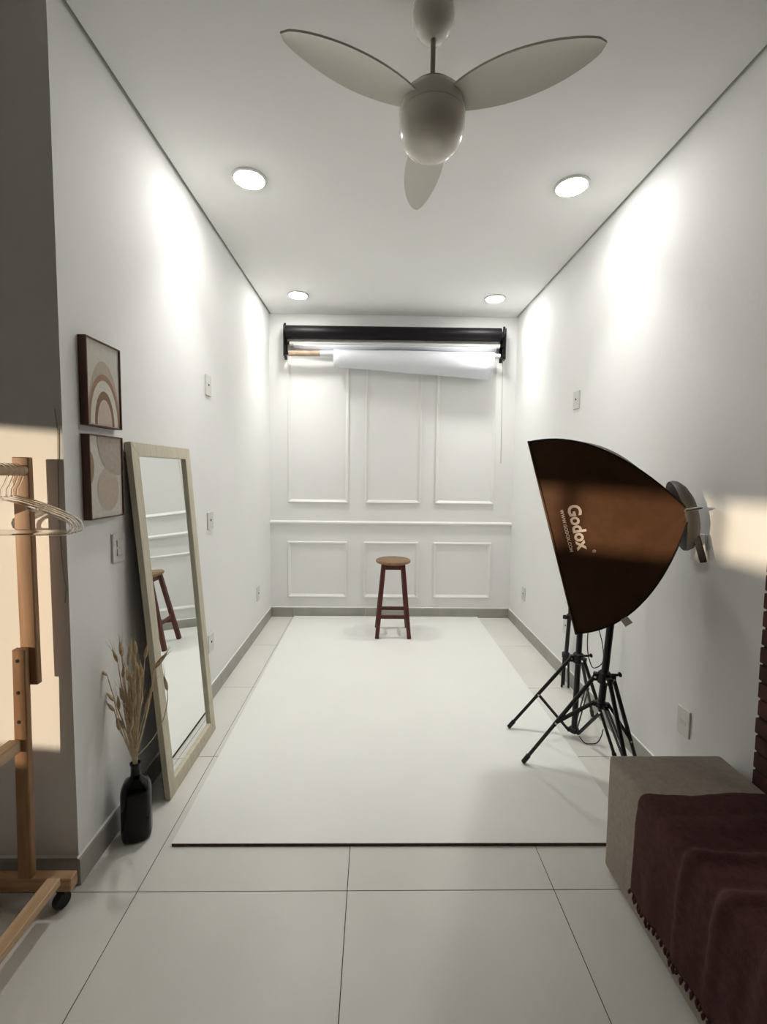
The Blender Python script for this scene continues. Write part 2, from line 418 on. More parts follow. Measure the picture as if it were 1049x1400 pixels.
MB().tube([(1.205,Yr,2.838),(1.214,Yr,2.838)], .020, 20).build('core_end', M['blackp'], rb, smooth=50); MB().tube([(-.872,Yr,2.832),(-.866,Yr,2.832)], .020, 20).build('core_end', M['blackp'], rb, smooth=50)
rw = thing('thin_white_backdrop_roll', (.17, 4.40, 2.72), 'thin white rolled backdrop between the black roll and the loose paper roll', 'backdrop roll')
MB().tube([(-.838,4.40,2.742),(1.210,4.40,2.742)], .026, 28).build('vinyl_roll', M['plastic'], rw, smooth=50)
def sag(u, v):
    x = -.80+1.98*u; 
    return (x, 4.374+.03*v, 2.722-.045*v*(.5+.5*sin(pi*u)) - .02*v*sin(u*9))
MB().grid(sag, 30, 3).build('loose_edge', M['paper'], rw, smooth=60, solid=.0015)
rp = thing('loose_paper_roll', (.37, Yr, 2.62), 'white seamless paper roll hanging loosely below the black roll on a tan cardboard core', 'backdrop roll')
MB().tube([(-.841,Yr,2.632),(-.538,Yr,2.634)], .0265, 28).build('cardboard_core', M['core'], rp, smooth=50)
MB().tube([(-.538,Yr,2.634),(-.39,Yr,2.634)], .029, 28).tube([(-.39,Yr,2.634),(1.15,Yr,2.634)], .024, 20).tube([(1.15,Yr,2.636),(1.208,Yr,2.636)], .022, 28).build('inner_roll', M['paper'], rp, smooth=50)
def roll(u, v):
    x = -.405+1.55*u; r_ = .082+.050*u
    zc = 2.672-r_ - .003*u; th = pi/2+.25 - v*2*pi*1.06
    rr = r_*(1-.03*v)
    yy = Yr-.012+rr*cos(th)*(.80)
    x2 = x + (.0 if u < .5 else -.05*(1-sin(th))*.5*(u-.5)*2)
    return (x2, yy, zc+rr*sin(th) + .002*sin(7*x+3*th))
MB().grid(roll, 24, 44).build('paper_sheet', M['paper'], rp, smooth=70, solid=.0012)
cdn = MB().tube([(1.236,4.36,2.60),(1.238,4.36,2.3),(1.243,4.362,1.95),(1.247,4.365,1.600)], .0028, 8)
tag(cdn.build('bead_chain', M['chain'], origin=(1.24,4.36,2.6)), 'thin grey pull chain hanging from the right roller bracket', 'chain')

# ------------------------------------------------------------------ white board on the floor
bd = thing('floor_board', (.14, 3.05, 0), 'large white glossy shooting board with dark raw edge lying on the floor', 'board')
bq = [(-.795,1.676),(1.088,1.672),(1.078,4.468),(-.812,4.468)]
MB().add([(x,y,.0115) for x,y in bq]+[(x,y,.0135) for x,y in bq], [(3,2,1,0),(4,5,6,7),(0,1,5,4),(1,2,6,5),(2,3,7,6),(3,0,4,7)]).build('white_laminate', M['board'], bd)
MB().add([(x,y,.0) for x,y in bq]+[(x,y,.0114) for x,y in bq], [(3,2,1,0),(4,5,6,7),(0,1,5,4),(1,2,6,5),(2,3,7,6),(3,0,4,7)]).build('core_board', M['board_edge'], bd)

# ------------------------------------------------------------------ stool
ZB = .0135
sx, sy, H = .178, 4.0, .702
st = thing('bar_stool', (sx, sy, ZB), 'round-seated wooden bar stool with dark red-brown legs on the white board', 'stool')
MB().lathe([(.0,H-.030),(.140,H-.030),(.155,H-.024),(.160,H-.014),(.158,H-.005),(.150,H),(0,H)], (sx,sy,0), 48).build('seat', M['stoolseat'], st, smooth=35)
tf, bf = .086, .144
for s1 in (-1,1):
    for s2 in (-1,1):
        MB().bar((sx+s1*bf, sy+s2*bf, ZB), (sx+s1*tf, sy+s2*tf, H-.030), .036, .036, up=(0,1,0)).build('leg', M['stoolleg'], st, bevel=.003, seg=1)
def lx(z): return bf+(tf-bf)*(z-ZB)/(H-.03-ZB)
for z, w_ in ((H-.054, .044),):
    for s1 in (-1,1):
        q = lx(z)
        MB().bar((sx-q+.016, sy+s1*q, z), (sx+q-.016, sy+s1*q, z), .02, w_).build('apron', M['stoolleg'], st)
        MB().bar((sx+s1*q, sy-q+.016, z), (sx+s1*q, sy+q-.016, z), .02, w_).build('apron', M['stoolleg'], st)
for s1 in (-1,1):
    z = .205; q = lx(z)
    MB().bar((sx-q+.012, sy+s1*q, z), (sx+q-.012, sy+s1*q, z), .018, .030).build('stretcher', M['stoolleg'], st)
    z = .25; q = lx(z)
    MB().bar((sx+s1*q, sy-q+.012, z), (sx+s1*q, sy+q-.012, z), .018, .030).build('stretcher', M['stoolleg'], st)

# ------------------------------------------------------------------ wall plates
def plate(wall, y0, y1, z0, z1, kind, label, name='wall_socket', cat='socket'):
    s_ = 1 if wall == 'L' else -1; X = XL if wall == 'L' else XR
    yc, zc = (y0+y1)/2, (z0+z1)/2
    r = thing(name, (X, yc, z0), label, cat, 'white wall plates')
    def bx(y0, y1, z0, z1, d0, d1, nm, m, bev=0):
        xa, xb = X+s_*d0, X+s_*d1
        MB().box((min(xa,xb), y0, z0), (max(xa,xb), y1, z1)).build(nm, m, r, bevel=bev)
    bx(y0, y1, z0, z1, .0003, .009, 'cover_plate', M['plastic'], .003)
    if kind == 'blank':
        MB().lathe([(.007,0),(.007,.002),(0,.002)], (X+s_*.009, yc, zc+.004), 14, axis=(s_,0,0)).build('cable_hole', M['hole'], r)
    if kind == 'switch':
        for k in (0, 1):
            a = zc-.032+k*.036
            bx(yc-.018, yc+.018, a, a+.028, .009, .013, 'rocker', M['plastic2'], .002)
    if kind == 'outlet':
        mb = MB()
        for dy, dz in ((-.009,0),(.009,0),(0,-.005)): mb.lathe([(.0025,0),(.0025,.0008)], (X+s_*.0095, yc+dy, zc+dz), 8, axis=(s_,0,0))
        mb.build('pin_holes', M['hole'], r)
        bx(yc-.02, yc+.02, zc-.013, zc+.013, .009, .0105, 'insert', M['plastic2'], .001)
plate('L', 1.775, 1.858, 1.118, 1.238, 'switch', 'white double light switch on left wall below the circles picture', 'light_switch', 'switch')
plate('L', 2.790, 2.880, 1.965, 2.092, 'blank', 'highest white wall plate on the left wall, with one hole', 'wall_plate', 'wall plate')
plate('L', 2.790, 2.880, 1.120, 1.232, 'blank', 'white one-hole wall plate on left wall just right of the mirror top half', 'wall_plate', 'wall plate')
plate('L', 2.770, 2.858, .325, .445, 'blank', 'white wall plate low on left wall, half hidden by mirror bottom half', 'wall_plate', 'wall plate')
plate('L', 3.935, 4.020, .318, .445, 'blank', 'white wall plate low on the left wall near the back corner', 'wall_plate', 'wall plate')
plate('R', 3.055, 3.145, 1.955, 2.078, 'blank', 'white one-hole wall plate high on the right wall above the softbox', 'wall_plate', 'wall plate')
plate('R', 1.856, 1.932, .332, .455, 'outlet', 'white double power socket on the right wall just above the bench', 'wall_socket', 'socket')
plate('R', 4.000, 4.082, .315, .437, 'blank', 'white wall plate low on the right wall near the back corner', 'wall_plate', 'wall plate')
plate('R', 3.080, 3.165, .335, .457, 'blank', 'white wall plate low on right wall behind the tripod columns', 'wall_plate', 'wall plate')
plate('R', 1.825, 1.910, 1.13, 1.25, 'switch', 'white light switch on the right wall behind the softbox rear', 'light_switch', 'switch')

# ------------------------------------------------------------------ framed prints on the left wall
def picture(z0, z1, design, label):
    y0, y1 = 1.614, 1.826; d = .030; xf = XL+d
    r = thing('framed_print', (XL, (y0+y1)/2, z0), label, 'picture', 'framed abstract prints')
    t = .0045
    mb = MB()
    mb.box((XL+.0005, y0, z0), (xf, y0+t, z1)).box((XL+.0005, y1-t, z0), (xf, y1, z1))
    mb.box((XL+.0005, y0+t, z0), (xf, y1-t, z0+t)).box((XL+.0005, y0+t, z1-t), (xf, y1-t, z1))
    mb.build('frame', M['pframe'], r)
    Y0, Y1, Z0, Z1 = y0+t, y1-t, z0+t, z1-t; W_, H_ = Y1-Y0, Z1-Z0
    MB().box((xf-.010, Y0, Z0), (xf-.006, Y1, Z1)).build('paper', M['a_bg'], r)
    mats = []; mb = MB()
    for lvl, (cx, cy, rx, ry, m, half) in enumerate(design):
        mats.append(M[m]); n = 56; vs = []
        xx = xf-.0057+lvl*.0003
        for k in range(n+1 if half else n):
            a = (pi if half else 2*pi)*k/n
            yy = Y0+W_*min(1, max(0, cx+rx*cos(a))); zz = Z0+H_*min(1, max(0, cy+ry*sin(a)))
            vs.append((xx, yy, zz))
        mb.add(vs, [tuple(range(len(vs)))], lvl)
    mb.build('print', mats, r, recalc=False)
picture(1.657, 1.974, [(.5,.01,.49,.78,'a_grey',True),(.5,.01,.485,.62,'a_brown',True),(.5,.01,.42,.545,'a_cream',True),(.5,.01,.30,.415,'a_dark',True),(.5,.01,.225,.315,'a_in',True)],
        'brown-framed print of concentric beige and brown arches, upper of two')
picture(1.312, 1.626, [(-.02,.62,.16,.21,'b_gold',False),(.55,.34,.34,.27,'b_tan',False),(.86,.97,.62,.45,'b_grey',False)],
        'brown-framed print of overlapping beige circles, lower of two')

# ------------------------------------------------------------------ leaning mirror
mo = Vector((-.917, 1.922, 0.0)); ax = Vector((.012, .568, .0)).normalized(); tp = Vector((-1.026, 1.874, 1.612))
ay = (tp-mo); Hm = ay.length; ay.normalize(); ay = (ay-ax*ay.dot(ax)).normalized(); az = ax.cross(ay)*-1
az = -az if az.x < 0 else az       # towards the room
mir = thing('leaning_mirror', tuple(mo), 'tall cream-framed mirror leaning against the left wall', 'mirror')
CBL, CBR, CTL, CTR = Vector((-.919,1.922,0)), Vector((-.916,2.482,0)), Vector((-1.027,1.868,1.614)), Vector((-1.0240,2.446,1.614))
nz_ = (CBR-CBL).cross(CTL-CBL).normalized(); nz_ = nz_ if nz_.x > 0 else -nz_
def mp(x, y, z):
    u, v = x/Wm, y/Hm
    return CBL*(1-u)*(1-v)+CBR*u*(1-v)+CTL*(1-u)*v+CTR*u*v+nz_*z
def mbox(mb, x0, x1, y0, y1, z0, z1, mi=0):
    return mb.add([mp(x,y,z) for z in (z0,z1) for x,y in ((x0,y0),(x1,y0),(x1,y1),(x0,y1))], [(3,2,1,0),(4,5,6,7),(0,1,5,4),(1,2,6,5),(2,3,7,6),(3,0,4,7)], mi)
Wm = .585; fwid = .058
def fr(mb):
    return mb
def rail(q):
    vs = [mp(x,y,z) for z in (-.018,.008) for x,y in q]
    return MB().add(vs, [(3,2,1,0),(4,5,6,7),(0,1,5,4),(1,2,6,5),(2,3,7,6),(3,0,4,7)])
o0 = [(0,0),(Wm,0),(Wm,Hm),(0,Hm)]; i0 = [(fwid,fwid+.01),(Wm-fwid,fwid+.01),(Wm-fwid,Hm-fwid),(fwid,Hm-fwid)]
for k in range(4):
    k2 = (k+1) % 4
    rail([o0[k], o0[k2], i0[k2], i0[k]]).build('frame_rail', M['mframe'], mir, bevel=.0015, seg=1)
mbox(MB(), fwid-.004, Wm-fwid+.004, fwid+.004, Hm-fwid+.004, -.012, -.006).build('glass', M['mirror'], mir)
mbox(MB(), .004, Wm-.004, .004, Hm-.004, -.022, -.0182).build('backing', M['mback'], mir)

# ------------------------------------------------------------------ vase with dried grass
vx, vy = -.962, 1.735
vs_ = thing('glass_bottle_vase', (vx, vy, 0), 'dark green-black glass bottle vase on the floor beside the mirror', 'vase')
mb = MB(); n = 40; prof = [(.046,.0),(.054,.006),(.057,.02),(.057,.19),(.054,.212),(.044,.232),(.028,.246),(.020,.256),(.018,.270),(.018,.300),(.021,.304),(.021,.310),(.015,.310),(.015,.262)]
for r_, z in prof:
    for k in range(n):
        a = 2*pi*k/n; sq = 1.0/((abs(cos(a))**3.2+abs(sin(a))**3.2)**(1/3.2)) if r_ > .03 else 1
        a2 = a+.35
        mb.v.append((vx+r_*sq*cos(a2), vy+r_*sq*sin(a2)*.92, z))
for i in range(len(prof)-1):
    for k in range(n):
        k2 = (k+1) % n; mb.f.append([i*n+k, i*n+k2, (i+1)*n+k2, (i+1)*n+k]); mb.m.append(0)
mb.f.append(list(range(n))[::-1]); mb.m.append(0); mb.f.append([(len(prof)-1)*n+k for k in range(n)]); mb.m.append(0)
mb.build('bottle', M['glass_dark'], vs_, smooth=50)
NX, NY, NZ = vx, vy, .30
def ear(mb, mb2, p, d, L_=.06, awn=True):
    p = Vector(p); d = Vector(d).normalized()
    pts = [p+d*L_*t for t in (0,.15,.4,.7,1)]; mb.tube(pts, [.0018,.0056,.0070,.0050,.0010], 7)
    if awn:
        for k in range(5):
            q = p+d*L_*(.3+.14*k); e = (d+Vector((random.uniform(-.35,.35),random.uniform(-.35,.35),random.uniform(-.2,.35)))*.7).normalized()
            mb2.tube([q, q+e*random.uniform(.03,.06)], [.0007,.0003], 4)
def stem(tip, bend, bow=.0, L_=.06, droop=None, lab=None, up=.55):
    """one dried stalk from the bottle neck to the ear base, its ear at the end"""
    tip = Vector(tip); base = Vector((NX+random.uniform(-.007,.007), NY+random.uniform(-.007,.007), .275)); nk = base+Vector((random.uniform(-.003,.003),random.uniform(-.003,.003),.05))
    ctrl = nk.lerp(tip, up); ctrl.z += bow; ctrl += Vector(bend)
    pts = [base]+[(nk*(1-t)**2+ctrl*2*t*(1-t)+tip*t*t) for t in [i/9 for i in range(10)]]
    d = (pts[-1]-pts[-2]).normalized()
    if droop is not None: d = (d+Vector(droop)).normalized()
    mb = MB().tube(pts, [.0021]*10+[.0014], 6)
    o = mb.build('stalk', M['straw'], gr_root)
    e = MB(); a = MB(); ear(e, e, pts[-1], d, L_)
    e.build('ear', M['ear'], o)
gr_root = thing('dried_grass', (NX, NY, .275), 'bunch of dried straw-coloured wheat stalks standing in the dark bottle vase', 'dried grass')
Y = vy
specials = [((-1.042,1.700,.690), (-.02,0,.03), (-1.2,0,.25), .060), ((-1.030,1.72,.575), (-.02,0,.02), (-1.0,0,.5), .05), ((-1.025,1.71,.540), (-.01,0,.01), (-1.0,0,.55), .045),
            ((-.985,1.70,.475), (-.01,0,.0), (-.5,0,.6), .045),
            ((-.860,1.70,.715), (.02,0,.02), (.9,0,.3), .085), ((-.850,1.69,.735), (.03,0,.02), (.8,0,.1), .08), ((-.800,1.68,.640), (.07,0,-.03), (-.4,0,1.0), .065),
            ((-1.000,1.70,.745), (-.01,0,.0), (-.5,0,.7), .055), ((-.985,1.70,.77), (0,0,.0), (-.1,0,1), .06), ((-.900,1.71,.755), (.01,0,.0), (.3,0,.8), .06),
            ((-.890,1.72,.60), (.01,0,.0), (.4,0,.8), .055), ((-.985,1.70,.59), (-.01,0,.0), (-.25,0,.8), .055)]
for t, b, dr, L_ in specials: stem(t, b, 0, L_, dr)
for k in range(34):
    x = NX+random.gauss(.0, .026); z = random.uniform(.42, .77)
    stem((x, Y-.03+random.uniform(-.02,.03), z), (random.uniform(-.01,.01), 0, 0), 0, random.uniform(.05,.075), (random.uniform(-.3,.3), random.uniform(-.2,.2), .6))

# ------------------------------------------------------------------ light stands
def P(*a): return Vector(a)
def stand(name, label, base, top, zh, zb, feet, r=.016, mid=.52, zfoot=0.0, rad_up=.012):
    base = P(*base); top = P(*top); d = (top-base).normalized()
    def ax_(z): return base+d*((z-base.z)/d.z)
    root = thing(name, (base.x, base.y, zfoot), label, 'light stand', 'black tripod light stands')
    MB().tube([ax_(zb-.01), ax_(zh+.42)], r, 18).build('lower_column', M['black'], root, smooth=50)
    MB().tube([ax_(zh+.40), top], rad_up, 18).build('upper_column', M['black'], root, smooth=50)
    cl = MB().lathe([(r+.004,-.02),(r+.008,-.016),(r+.008,.022),(r+.004,.026)], ax_(zh+.415), 20, axis=d).build('collar', M['blackp'], root, smooth=40)
    MB().bar(ax_(zh+.42)+P(r,-.004,0), ax_(zh+.42)+P(r+.034,-.016,0), .012, .02).build('knob', M['blackp'], cl, bevel=.003)
    hub = MB().lathe([(r+.003,-.035),(r+.012,-.03),(r+.012,.018),(r+.004,.026)], ax_(zh), 20, axis=d)
    low = MB().lathe([(r+.002,-.016),(r+.009,-.012),(r+.009,.012),(r+.002,.016)], ax_(zb), 20, axis=d)
    for f in feet:
        f = P(*f); c = ax_(zh); h = (P(f.x,f.y,0)-P(c.x,c.y,0)).normalized(); side = P(-h.y,h.x,0)
        hub.bar(c+h*.012-P(0,0,.005), c+h*.046-P(0,0,.008), .024, .034)
        low.bar(ax_(zb)+h*.010, ax_(zb)+h*.036, .018, .020)
        a = c+h*.040-P(0,0,.008)
        foot = P(f.x, f.y, f.z+.011)
        m_ = a.lerp(foot, mid)
        leg = MB().tube([a, m_+(foot-a).normalized()*.02], .0095, 12)
        leg.tube([m_-(foot-a).normalized()*.01, foot], .0085, 12)
        lo_ = leg.build('leg', M['black'], root, smooth=50)
        u = (foot-a).normalized()
        MB().tube([foot-u*.045, foot+u*.004], [.0115,.0115], 12).build('rubber_foot', M['blackp'], lo_, smooth=50)
        s0 = ax_(zb)+h*.034
        so = MB()
        so.bar(s0+side*.007, m_+side*.008, .004, .013, up=P(0,0,1)); so.bar(s0-side*.007, m_-side*.008, .004, .013, up=P(0,0,1))
        so.build('brace', M['black'], root)
        MB().lathe([(.0055,-.014),(.0055,.014)], m_, 10, axis=side).build('screw', M['chrome'], lo_)
        MB().lathe([(.0055,-.016),(.0055,.016)], c+h*.038-P(0,0,.006), 10, axis=side).build('screw', M['chrome'], lo_)
    hub.build('leg_hub', M['blackp'], root, smooth=40); low.build('brace_hub', M['blackp'], root, smooth=40)
    kn = ax_(zh)+P(r+.010, -.004, .010)
    MB().bar(kn, kn+P(.030,-.010,.004), .010, .010).lathe([(.004,0),(.012,.004),(.012,.012),(.004,.016)], kn+P(.030,-.010,.004), 10, axis=(.9,-.2,.3)).build('clamp_knob', M['blackp'], root, bevel=.002)
    return root
standA = stand('light_stand', 'nearest black tripod light stand, directly above the bench corner, carrying the softbox', (1.070,1.98,.40), (1.128,1.98,1.25), .560, .425,
      [(.781,2.16,.0135),(1.275,1.930,0),(1.112,1.700,0)])
standB = stand('light_stand', 'middle black tripod light stand whose low braces reach the floor edge of the board', (1.152,2.405,.03), (1.172,2.405,1.22), .470, .045,
      [(.800,2.47,.0135),(1.27,2.17,0),(1.365,2.617,0)])
# third, folded stand by the wall
rc = thing('folded_light_stand', (1.352, 2.99, 0), 'slim folded black light stand upright against the right wall, behind the others', 'light stand')
MB().tube([(1.352,2.99,.20),(1.362,2.98,.52)], .0135, 16).tube([(1.362,2.98,.50),(1.372,2.97,1.15)], .0105, 14).build('column', M['black'], rc, smooth=50)
MB().lathe([(.014,-.02),(.020,-.016),(.020,.016),(.014,.02)], (1.3625,2.98,.51), 16).bar((1.345,2.98,.51),(1.318,2.965,.515),.022,.026).build('collar', M['blackp'], rc, bevel=.002)
for an in (200, 320, 80):
    dx, dy = cos(radians(an)), sin(radians(an))
    MB().tube([(1.352+dx*.018,2.99+dy*.018,.235),(1.352+dx*.026,2.99+dy*.026,.008)], .0075, 10).build('leg', M['black'], rc, smooth=50)
MB().lathe([(.016,-.02),(.026,-.016),(.026,.016),(.016,.02)], (1.352,2.99,.235), 16).build('leg_hub', M['blackp'], rc, smooth=40)

# ------------------------------------------------------------------ softbox
SW, SH, SD = .55, .790, .500
SC_ = P(.818, 2.002, 1.246); TAU = .262; t_ = radians(21.9)
vb = P(sin(t_), cos(t_), 0); f0 = P(-cos(t_), sin(t_), 0)
va = (cos(TAU)*f0+sin(TAU)*P(0,0,-1)).normalized(); vu = (cos(TAU)*P(0,0,1)+sin(TAU)*f0).normalized()
back = -va + vu*(-.045)            # rearward direction
sb = thing('softbox', tuple(SC_-P(0,0,.42)), 'black rectangular softbox with white maker lettering on its side, mounted on the nearest stand', 'softbox')
def rr_(t): return 1-min(1, t)**2.15*.95
def rw_(t): return 1-min(1, t)**2.2*.50
def rib(i, j, t):     # i along width (+ far), j along height
    return SC_ + back*SD*t + vb*i*SW/2*rw_(t) + vu*j*SH/2*rr_(t)
def pan(c0, c1, t, v, inset=.0):
    """point on the fabric between rib c0 and rib c1"""
    a = rib(c0[0], c0[1], t); b = rib(c1[0], c1[1], t); p = a.lerp(b, v)
    ctr = SC_+back*SD*t
    n = (p-ctr); n.normalize()
    s_ = sin(pi*v)*sin(pi*min(1, t*1.02))*.016
    if c0[1] == 1 and c1[1] == 1: s_ = -sin(pi*v)*sin(pi*min(1, t**1.5))*.034
    wr = .0035*sin(pi*v)*sin(9*v+6*t)*sin(pi*min(1,t)) + .0028*sin(pi*v)*sin(23*v-11*t)*(t*.8+.2) + .004*sin(pi*v)*t*t*(1-t)*4*sin(17*v+1.0)
    return p - n*(s_-wr+inset)
cs = [(-1,-1),(-1,1),(1,1),(1,-1)]
for k, nm in ((0,'side_panel'),(1,'top_panel'),(2,'side_panel'),(3,'bottom_panel')):
    c0, c1 = cs[k], cs[(k+1) % 4]
    MB().grid(lambda t, v: pan(c0, c1, t, v), 28, 30).build(nm, M['fabric'], sb, smooth=70, recalc=False)
    MB().grid(lambda t, v: pan(c0, c1, t*.88+.01, v*.98+.01, .004), 16, 12).build('silver_lining', M['silver'], sb, smooth=70, recalc=False)
for c in cs:
    MB().tube([rib(c[0], c[1], t/20)-((rib(c[0],c[1],t/20)-(SC_+back*SD*t/20)).normalized())*.001 for t in range(21)], .0038, 8).build('rib', M['blackp'], sb, smooth=60)
# front rim, diffuser cloth
rim = [rib(c[0], c[1], 0) for c in cs]
for k in range(4): MB().tube([rim[k], rim[(k+1) % 4]], .005, 8).build('rim', M['fabric'], sb, smooth=60)
MB().grid(lambda u, v: SC_ + vb*(u-.5)*SW*.99 + vu*(v-.5)*SH*.99 + back*(.02-.012*sin(pi*u)*sin(pi*v)), 12, 16).build('diffuser', M['diffuse'], sb, smooth=70, recalc=False)
# rear grey reflector hood, its rim just behind the ribs
hc = SC_+back*(SD*1.0)-vu*.022
MB().lathe([(.146,-.012),(.148,.0),(.142,.016),(.122,.034),(.090,.048),(.05,.056),(0,.058)], hc, 40, axis=back).build('rear_hood', M['ring'], sb, smooth=60)
tip = rib(-1, 1, 1)*.5+rib(-1,-1,1)*.5
kn = SC_+back*(SD*.99) - vb*.142 + vu*.012
MB().tube([kn, kn+back*.045], .0065, 12).build('rod_ferrule', M['chrome'], sb, smooth=50)
MB().tube([kn+back*.045, kn+back*.056-P(0,0,.001)], [.004,.002], 10).build('wing_screw', M['blackp'], sb)
# handle of the lamp holder under the hood
hb = hc+back*.020-vu*.100-vb*.09
MB().bar(hb+vu*.02, hb-vu*.085-vb*.005, .030, .024).build('holder_handle', M['blackp'], sb, bevel=.004)
# small woven tag near the bottom seam
tg = rib(-1,-1,.345)
MB().bar(tg+vu*.006-vb*.004+back*.01, tg-vu*.020-vb*.006+back*.022, .030, .002, up=vb).build('cloth_tag', M['tagc'], sb)
# lettering wrapped on the near side panel: x runs down along the front edge, y rearwards
def lettering(txt, size, s0, u0_, name, spacing=1.0, shear=0, bold=0):
    cu = bpy.data.curves.new(name, 'FONT'); cu.body = txt; cu.size = size; cu.space_character = spacing; cu.offset = bold; cu.shear = shear; cu.resolution_u = 3
    tmp = bpy.data.objects.new('tmp', cu); COL.objects.link(tmp)
    bpy.context.view_layer.update()
    me = bpy.data.meshes.new_from_object(tmp.evaluated_get(bpy.context.evaluated_depsgraph_get()))
    bpy.data.objects.remove(tmp)
    bm = bmesh.new(); bm.from_mesh(me)
    bmesh.ops.triangulate(bm, faces=bm.faces); bmesh.ops.subdivide_edges(bm, edges=[e for e in bm.edges if e.calc_length() > .012], cuts=1)
    for v in bm.verts:
        u_ = u0_ - v.co.x; s_ = s0 + v.co.y       # u_: height above the axis; s_: distance behind the front
        t = s_/SD; vv = .5+.5*(u_/(SH/2*rr_(t)))
        v.co = pan((-1,-1), (-1,1), t, vv) - vb*.0022
    bm.to_mesh(me); bm.free(); me.name = name; me.materials.append(M['print'])
    o = bpy.data.objects.new(name, me); COL.objects.link(o); o.parent = sb; o.location = -world_loc(sb)
    return o
lettering('Godox', .066, .082, .118, 'lettering', .98, 0, .0022)['label'] = 'white lettering along the side panel'
lettering('WWW.GODOX.COM', .0175, .052, .104, 'web_address', 1.05, 0, .0004)
lettering('®', .018, .132, -.078, 'registered_mark', 1, 0, 0)

# ------------------------------------------------------------------ power cables
def cable(pts, label, r=.0028, loc=None):
    # smooth Catmull-Rom through pts
    pts = [P(*p) for p in pts]; out = []
    for i in range(len(pts)-1):
        p0, p1, p2, p3 = pts[max(i-1,0)], pts[i], pts[i+1], pts[min(i+2,len(pts)-1)]
        for k in range(8):
            t = k/8; out.append(.5*((2*p1)+(-p0+p2)*t+(2*p0-5*p1+4*p2-p3)*t*t+(-p0+3*p1-3*p2+p3)*t**3))
    out.append(pts[-1])
    tag(MB().tube(out, r, 8).build('power_cable', M['blackp'], smooth=60, origin=pts[-1]), label, 'cable')
cable([(1.215,2.33,.92),(1.225,2.33,.80),(1.235,2.35,.68),(1.265,2.35,.56),(1.27,2.35,.47),(1.235,2.35,.435),(1.20,2.34,.455),(1.185,2.36,.56),(1.192,2.36,.80)],
      'thin black cable looping down beside the upright of the middle stand')
cable([(1.165,2.37,.030),(1.185,2.345,.006),(1.215,2.335,.006),(1.255,2.34,.010),(1.265,2.32,.06),(1.262,2.30,.11)],
      'thin black cable curling on the floor between the two stands')

# ------------------------------------------------------------------ bench and blanket
be = thing('upholstered_bench', (1.13, 1.0, 0), 'long taupe fabric bench along the right wall, in the bottom right corner', 'bench')
yN, yF = -.35, 1.648
mb = MB()
b0 = [(.893,yN),(1.362,yN),(1.362,yF-.07),(.893,yF-.07)]; b1 = [(.926,yN),(1.366,yN),(1.366,yF-.010),(.926,yF-.010)]
mb.add([(x,y,.012) for x,y in b0]+[(x,y,.408) for x,y in b1], [(3,2,1,0),(4,5,6,7),(0,1,5,4),(1,2,6,5),(2,3,7,6),(3,0,4,7)])
mb.build('body', M['bench'], be, bevel=.016, seg=4, smooth=40)
for x, y in ((.95,1.53),(1.33,1.53),(.93,-.30),(1.33,-.30)): MB().box((x-.02,y-.02,0),(x+.02,y+.02,.016)).build('foot', M['blackp'], be)
bk = thing('brown_blanket', (1.1, 1.0, .41), 'dark brown fringed blanket draped over the bench', 'blanket')
def prof_at(s):
    """cross-section: s=0 hem on the left side, s=1 right end on the top; returns point, normal (x,z)"""
    side = .305; rad = .022; top = .405; tot = side+rad*pi/2+top; d = s*tot
    if d < side:
        z = .084+d; x = .893+(.926-.893)*(z/.408)-.006; return (x, z, -1, .08)
    d -= side
    if d < rad*pi/2:
        a = d/rad; return (.9195+rad-rad*cos(a), .389+rad*sin(a), -cos(a), sin(a))
    d -= rad*pi/2
    return (.9415+d, .411, 0, 1)
def fold(y, s):
    g = 0
    sh = 0.06*(.45-s) if s < .45 else 0
    for yc, amp, wd in ((1.165+.01*sin(4*s), .013, .018), (1.045, .017, .022), (.90,.012,.03), (1.28,.004,.03)):
        yy = y-yc-sh
        g += amp*(math.exp(-(yy/wd)**2)*.75) - amp*.9*math.exp(-((yy-wd*1.5)/(wd*.6))**2)*.6
    if s < .45: g *= .75+.25*(s/.45)
    return g
def blk(u, v):
    y = 1.415-1.75*u
    x, z, nx, nz = prof_at(v)
    g = fold(y, v)+.006+.003*noise.noise((x*9, y*7, z*9))+.0022*noise.noise((x*30, y*22, z*30))
    if v < .42: g += .006*sin(y*38+2*sin(z*9))*(1-v/.42)
    if u < .02: g += .0
    yy = y + .010*noise.noise((x*6, 3, z*6)) - (.018 if v < .3 else 0)*(1-v/.3)
    g = max(g, .004)
    return (x+nx*g, yy, z+nz*g)
MB().grid(blk, 220, 70).build('cloth', M['blanket'], bk, smooth=80, solid=.005, recalc=False)
for k in range(66):
    u = k/66*.62; p = P(*blk(u, 0.0)); p2 = P(*blk(min(1,u+.004), .0))
    L_ = random.uniform(.014,.028)
    a = random.uniform(-.008,.008)
    MB().tube([p+P(-.001,0,.004), p+P(-.004,a*.5,-L_*.4), p+P(-.003,a,-L_)], [.0035,.0055,.0025], 6).build('tassel', M['blanket'], bk, smooth=60)

